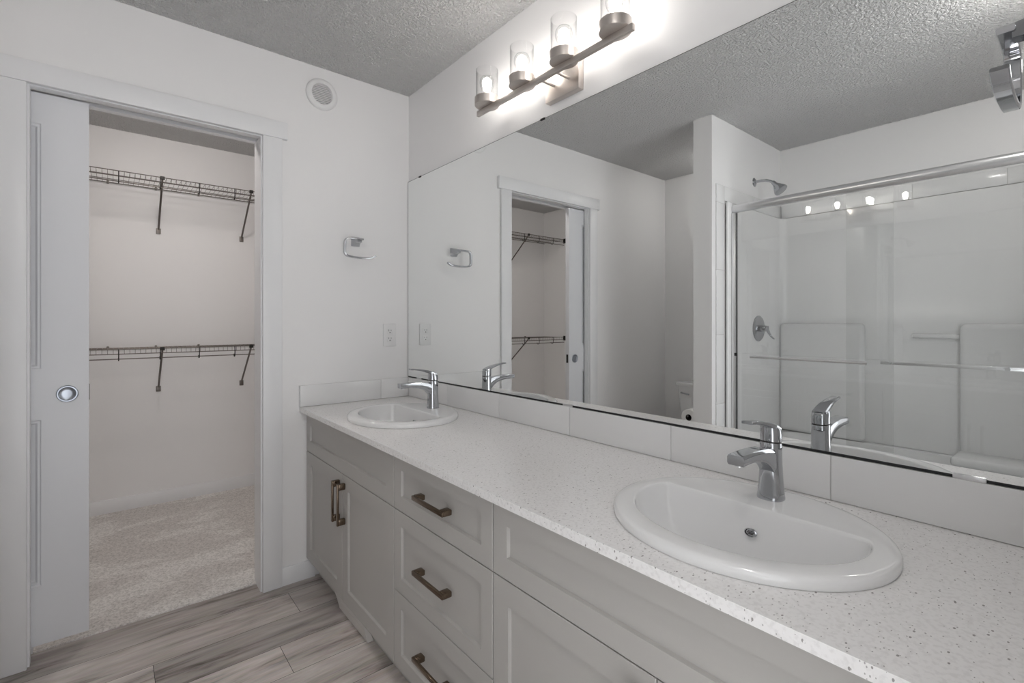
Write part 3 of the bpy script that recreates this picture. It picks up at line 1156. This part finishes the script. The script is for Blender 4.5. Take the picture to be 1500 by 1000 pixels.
m.loft([u_profile(.0, .456), u_profile(.010, .457), u_profile(.010, zt - .006), u_profile(.006, zt), u_profile(.0, zt)], cap=False, closed=False)
build('surround', m, M['acrylic'], t)
build('flange', MB().box((-1.702, ya - .020, .456), (-1.643, ya - .0005, zt), .009, 3), M['acrylic'], t)
build('flange', MB().box((-1.702, yb + .0005, .456), (-1.643, yb + .020, zt), .009, 3), M['acrylic'], t)
for y0, y1 in ((ya - .012, -1.462), (-1.905, yb + .012)):
    build('ledge', MB().box((xb + .008, y1, .457), (xb + .070, y0, 1.205), .034, 6), M['acrylic'], t)
build('soap_shelf', MB().box((xb + .008, -1.930, 1.118), (xb + .032, -1.69, 1.145), .010, 3), M['acrylic'], t)
build('seat', MB().box((xb + .076, yb + .014, .457), (xb + .30, -1.90, .505), .018, 3), M['acrylic'], t)

# sliding glass door
GX = -1.700
t = thing('sliding_shower_door', (GX, -1.66, 0.456), 'chrome framed sliding glass doors across the shower, towel bar at mid height', 'shower door')
m = MB()
prof = []
for k in range(20):
    a = 2 * PI * k / 20
    prof.append((GX + .0215 * math.cos(a), 1.903 + .0255 * math.sin(a)))
m.loft([[(x, -0.972, z) for x, z in prof], [(x, yb + .001, z) for x, z in prof]])
build('header_rail', m, M['satin_chrome'], t)
build('wall_jamb', MB().box((GX - .022, -0.992, .478), (GX + .022, -0.972, 1.878), .003), M['satin_chrome'], t)
build('bottom_track', MB().box((GX - .026, yb + .022, .4565), (GX + .026, -0.972, .477), .003), M['satin_chrome'], t)
p1 = build('glass_panel', MB().box((GX + .010, -1.764, .482), (GX + .016, -0.994, 1.884)), M['glass'], t)
p2 = build('glass_panel', MB().box((GX - .016, yb + .006, .482), (GX - .010, -1.561, 1.884)), M['glass'], t)
b = MB()
b.cyl((GX + .058, -1.099, 1.009), (GX + .058, -1.668, 1.009), .0075, 16)
for y in (-1.135, -1.632):
    b.cyl((GX + .016, y, 1.009), (GX + .058, y, 1.009), .0065, 14)
build('towel_bar', b, M['satin_chrome'], p1)
b = MB()
b.box((GX - .058, -2.20, 1.001), (GX - .050, -1.697, 1.017), .002)
for y in (-1.735, -2.150):
    b.cyl((GX - .054, y, 1.009), (GX - .016, y, 1.009), .0085, 14)
build('towel_bar', b, M['satin_chrome'], p2)
build('seal_strip', MB().box((GX - .004, -0.9965, .482), (GX + .004, -0.9925, 1.876)), M['seal_and_gap'], t)
build('bumper', MB().box((GX + .017, -1.004, 1.008), (GX + .027, -0.990, 1.026), .002), M['seal_and_gap'], t)

# shower head
t = thing('overhead_shower', (-2.055, -0.9415, 2.14), 'chrome shower head on a bent arm high on the shower side wall', 'shower head')
m = MB()
m.lathe([(.0002, .010), (.012, .010), (.022, .006), (.030, .0005)], (-2.055, -0.9415, 2.140), (0, -1, 0), 32)
build('wall_flange', m, M['chrome'], t)
m = MB()
pa = [(-2.055, -0.944, 2.140), (-2.055, -0.985, 2.141), (-2.055, -1.015, 2.137), (-2.055, -1.040, 2.127), (-2.055, -1.062, 2.112)]
m.tube(pa, .0085, 14)
build('arm', m, M['chrome'], t)
m = MB()
hd = Vector((0, -.62, -.785)).normalized()
m.lathe([(.0002, -.004), (.012, -.004), (.014, .010), (.014, .020), (.022, .034), (.034, .056), (.041, .070), (.041, .080), (.036, .083), (.0002, .084)], Vector((-2.055, -1.060, 2.114)), hd, 40)
build('spray_head', m, M['chrome'], t)

# valve
t = thing('shower_valve', (-2.072, -0.9605, 1.170), 'round chrome shower valve with curved lever on the shower side wall', 'valve')
vc = (-2.072, -0.9602, 1.170)
m = MB()
m.lathe([(.0002, .012), (.060, .012), (.078, .009), (.085, .003), (.085, .0)], vc, (0, -1, 0), 48)
build('escutcheon', m, M['chrome'], t)
m = MB()
m.lathe([(.022, .010), (.022, .040), (.019, .046), (.019, .060), (.0002, .062)], vc, (0, -1, 0), 32)
m.ribbon([(vc[0], vc[1] - .050, vc[2] + .012), (vc[0], vc[1] - .058, vc[2] - .008), (vc[0], vc[1] - .068, vc[2] - .030), (vc[0], vc[1] - .082, vc[2] - .052), (vc[0], vc[1] - .100, vc[2] - .068)], (1, 0, 0), [.012, .012, .010, .008, .007], [.006, .006, .005, .004, .003])
build('lever', m, M['chrome'], t)

# ------------------------------------------------------------------ toilet nook
TY = -0.445
t = thing('toilet', (-2.12, TY, 0), 'white toilet with lidded tank in the nook beyond the wing wall', 'toilet')


def rb(x0, x1, hw, z, r=.03):
    return rr(x0, x1, TY - hw, TY + hw, z, r, 6)


m = MB()
m.loft([rb(-2.445, -2.285, .165, .385), rb(-2.455, -2.270, .182, .42), rb(-2.458, -2.250, .200, .700), rb(-2.458, -2.250, .200, .705)])
build('tank', m, M['ceramic'], t)
m = MB()
m.loft([rb(-2.462, -2.240, .208, .706, .03), rb(-2.462, -2.236, .213, .712, .03), rb(-2.462, -2.236, .213, .728, .03), rb(-2.458, -2.242, .208, .735, .03)])
build('tank_lid', m, M['ceramic'], t)
m = MB()
m.tube([(-2.2485, TY + .15, .655), (-2.235, TY + .15, .655), (-2.232, TY + .12, .652), (-2.232, TY + .08, .648)], .006, 10)
build('flush_lever', m, M['chrome'], t)


def egg(cx, a, b_, z, k=40):
    pts = []
    for i in range(k):
        th = 2 * PI * i / k
        x = a * math.cos(th)
        y = b_ * math.sin(th) * (1 - .12 * math.cos(th))
        pts.append((cx + x, TY + y, z))
    return pts


m = MB()
m.loft([egg(-2.10, .24, .105, .001), egg(-2.10, .235, .10, .03), egg(-2.10, .215, .085, .14), egg(-2.06, .24, .12, .25), egg(-2.02, .265, .17, .34), egg(-2.01, .275, .182, .385), egg(-2.01, .270, .178, .392),
        egg(-2.0, .215, .125, .392), egg(-2.0, .19, .11, .36), egg(-2.0, .10, .07, .22), egg(-2.0, .04, .03, .19)])
m.loft([rb(-2.44, -2.20, .13, .26, .02), rb(-2.44, -2.20, .16, .384, .02)])
build('bowl', m, M['ceramic'], t)
m = MB()
m.loft([egg(-2.005, .272, .184, .394), egg(-2.005, .276, .188, .402), egg(-2.005, .274, .186, .411)])
build('seat', m, M['plastic'], t)
m = MB()
m.loft([egg(-2.005, .270, .183, .4125), egg(-2.005, .274, .187, .420), egg(-2.005, .262, .176, .432)])
build('lid', m, M['plastic'], t)

t = thing('toilet_paper_holder', (-1.66, -0.8225, .615), 'chrome toilet paper holder on the wing wall beside the toilet', 'holder')
m = MB()
m.box((-1.74, -0.8225, .600), (-1.715, -0.8165, .632), .002)
build('wall_plate', m, M['chrome'], t)
m = MB()
m.tube([(-1.7275, -0.8165, .616), (-1.7275, -0.745, .616), (-1.722, -0.737, .615), (-1.70, -0.735, .615), (-1.585, -0.735, .615)], .0055, 12)
build('arm', m, M['chrome'], t)
t = thing('toilet_paper_roll', (-1.645, -0.735, .560), 'white toilet paper roll hanging on the wing wall holder', 'toilet paper')
m = MB()
m.lathe([(.0205, -.05), (.050, -.05), (.0515, -.048), (.0515, .048), (.050, .05), (.0205, .05)], (-1.645, -0.735, .605), (1, 0, 0), 40)
build('paper', m, M['paper'], t)
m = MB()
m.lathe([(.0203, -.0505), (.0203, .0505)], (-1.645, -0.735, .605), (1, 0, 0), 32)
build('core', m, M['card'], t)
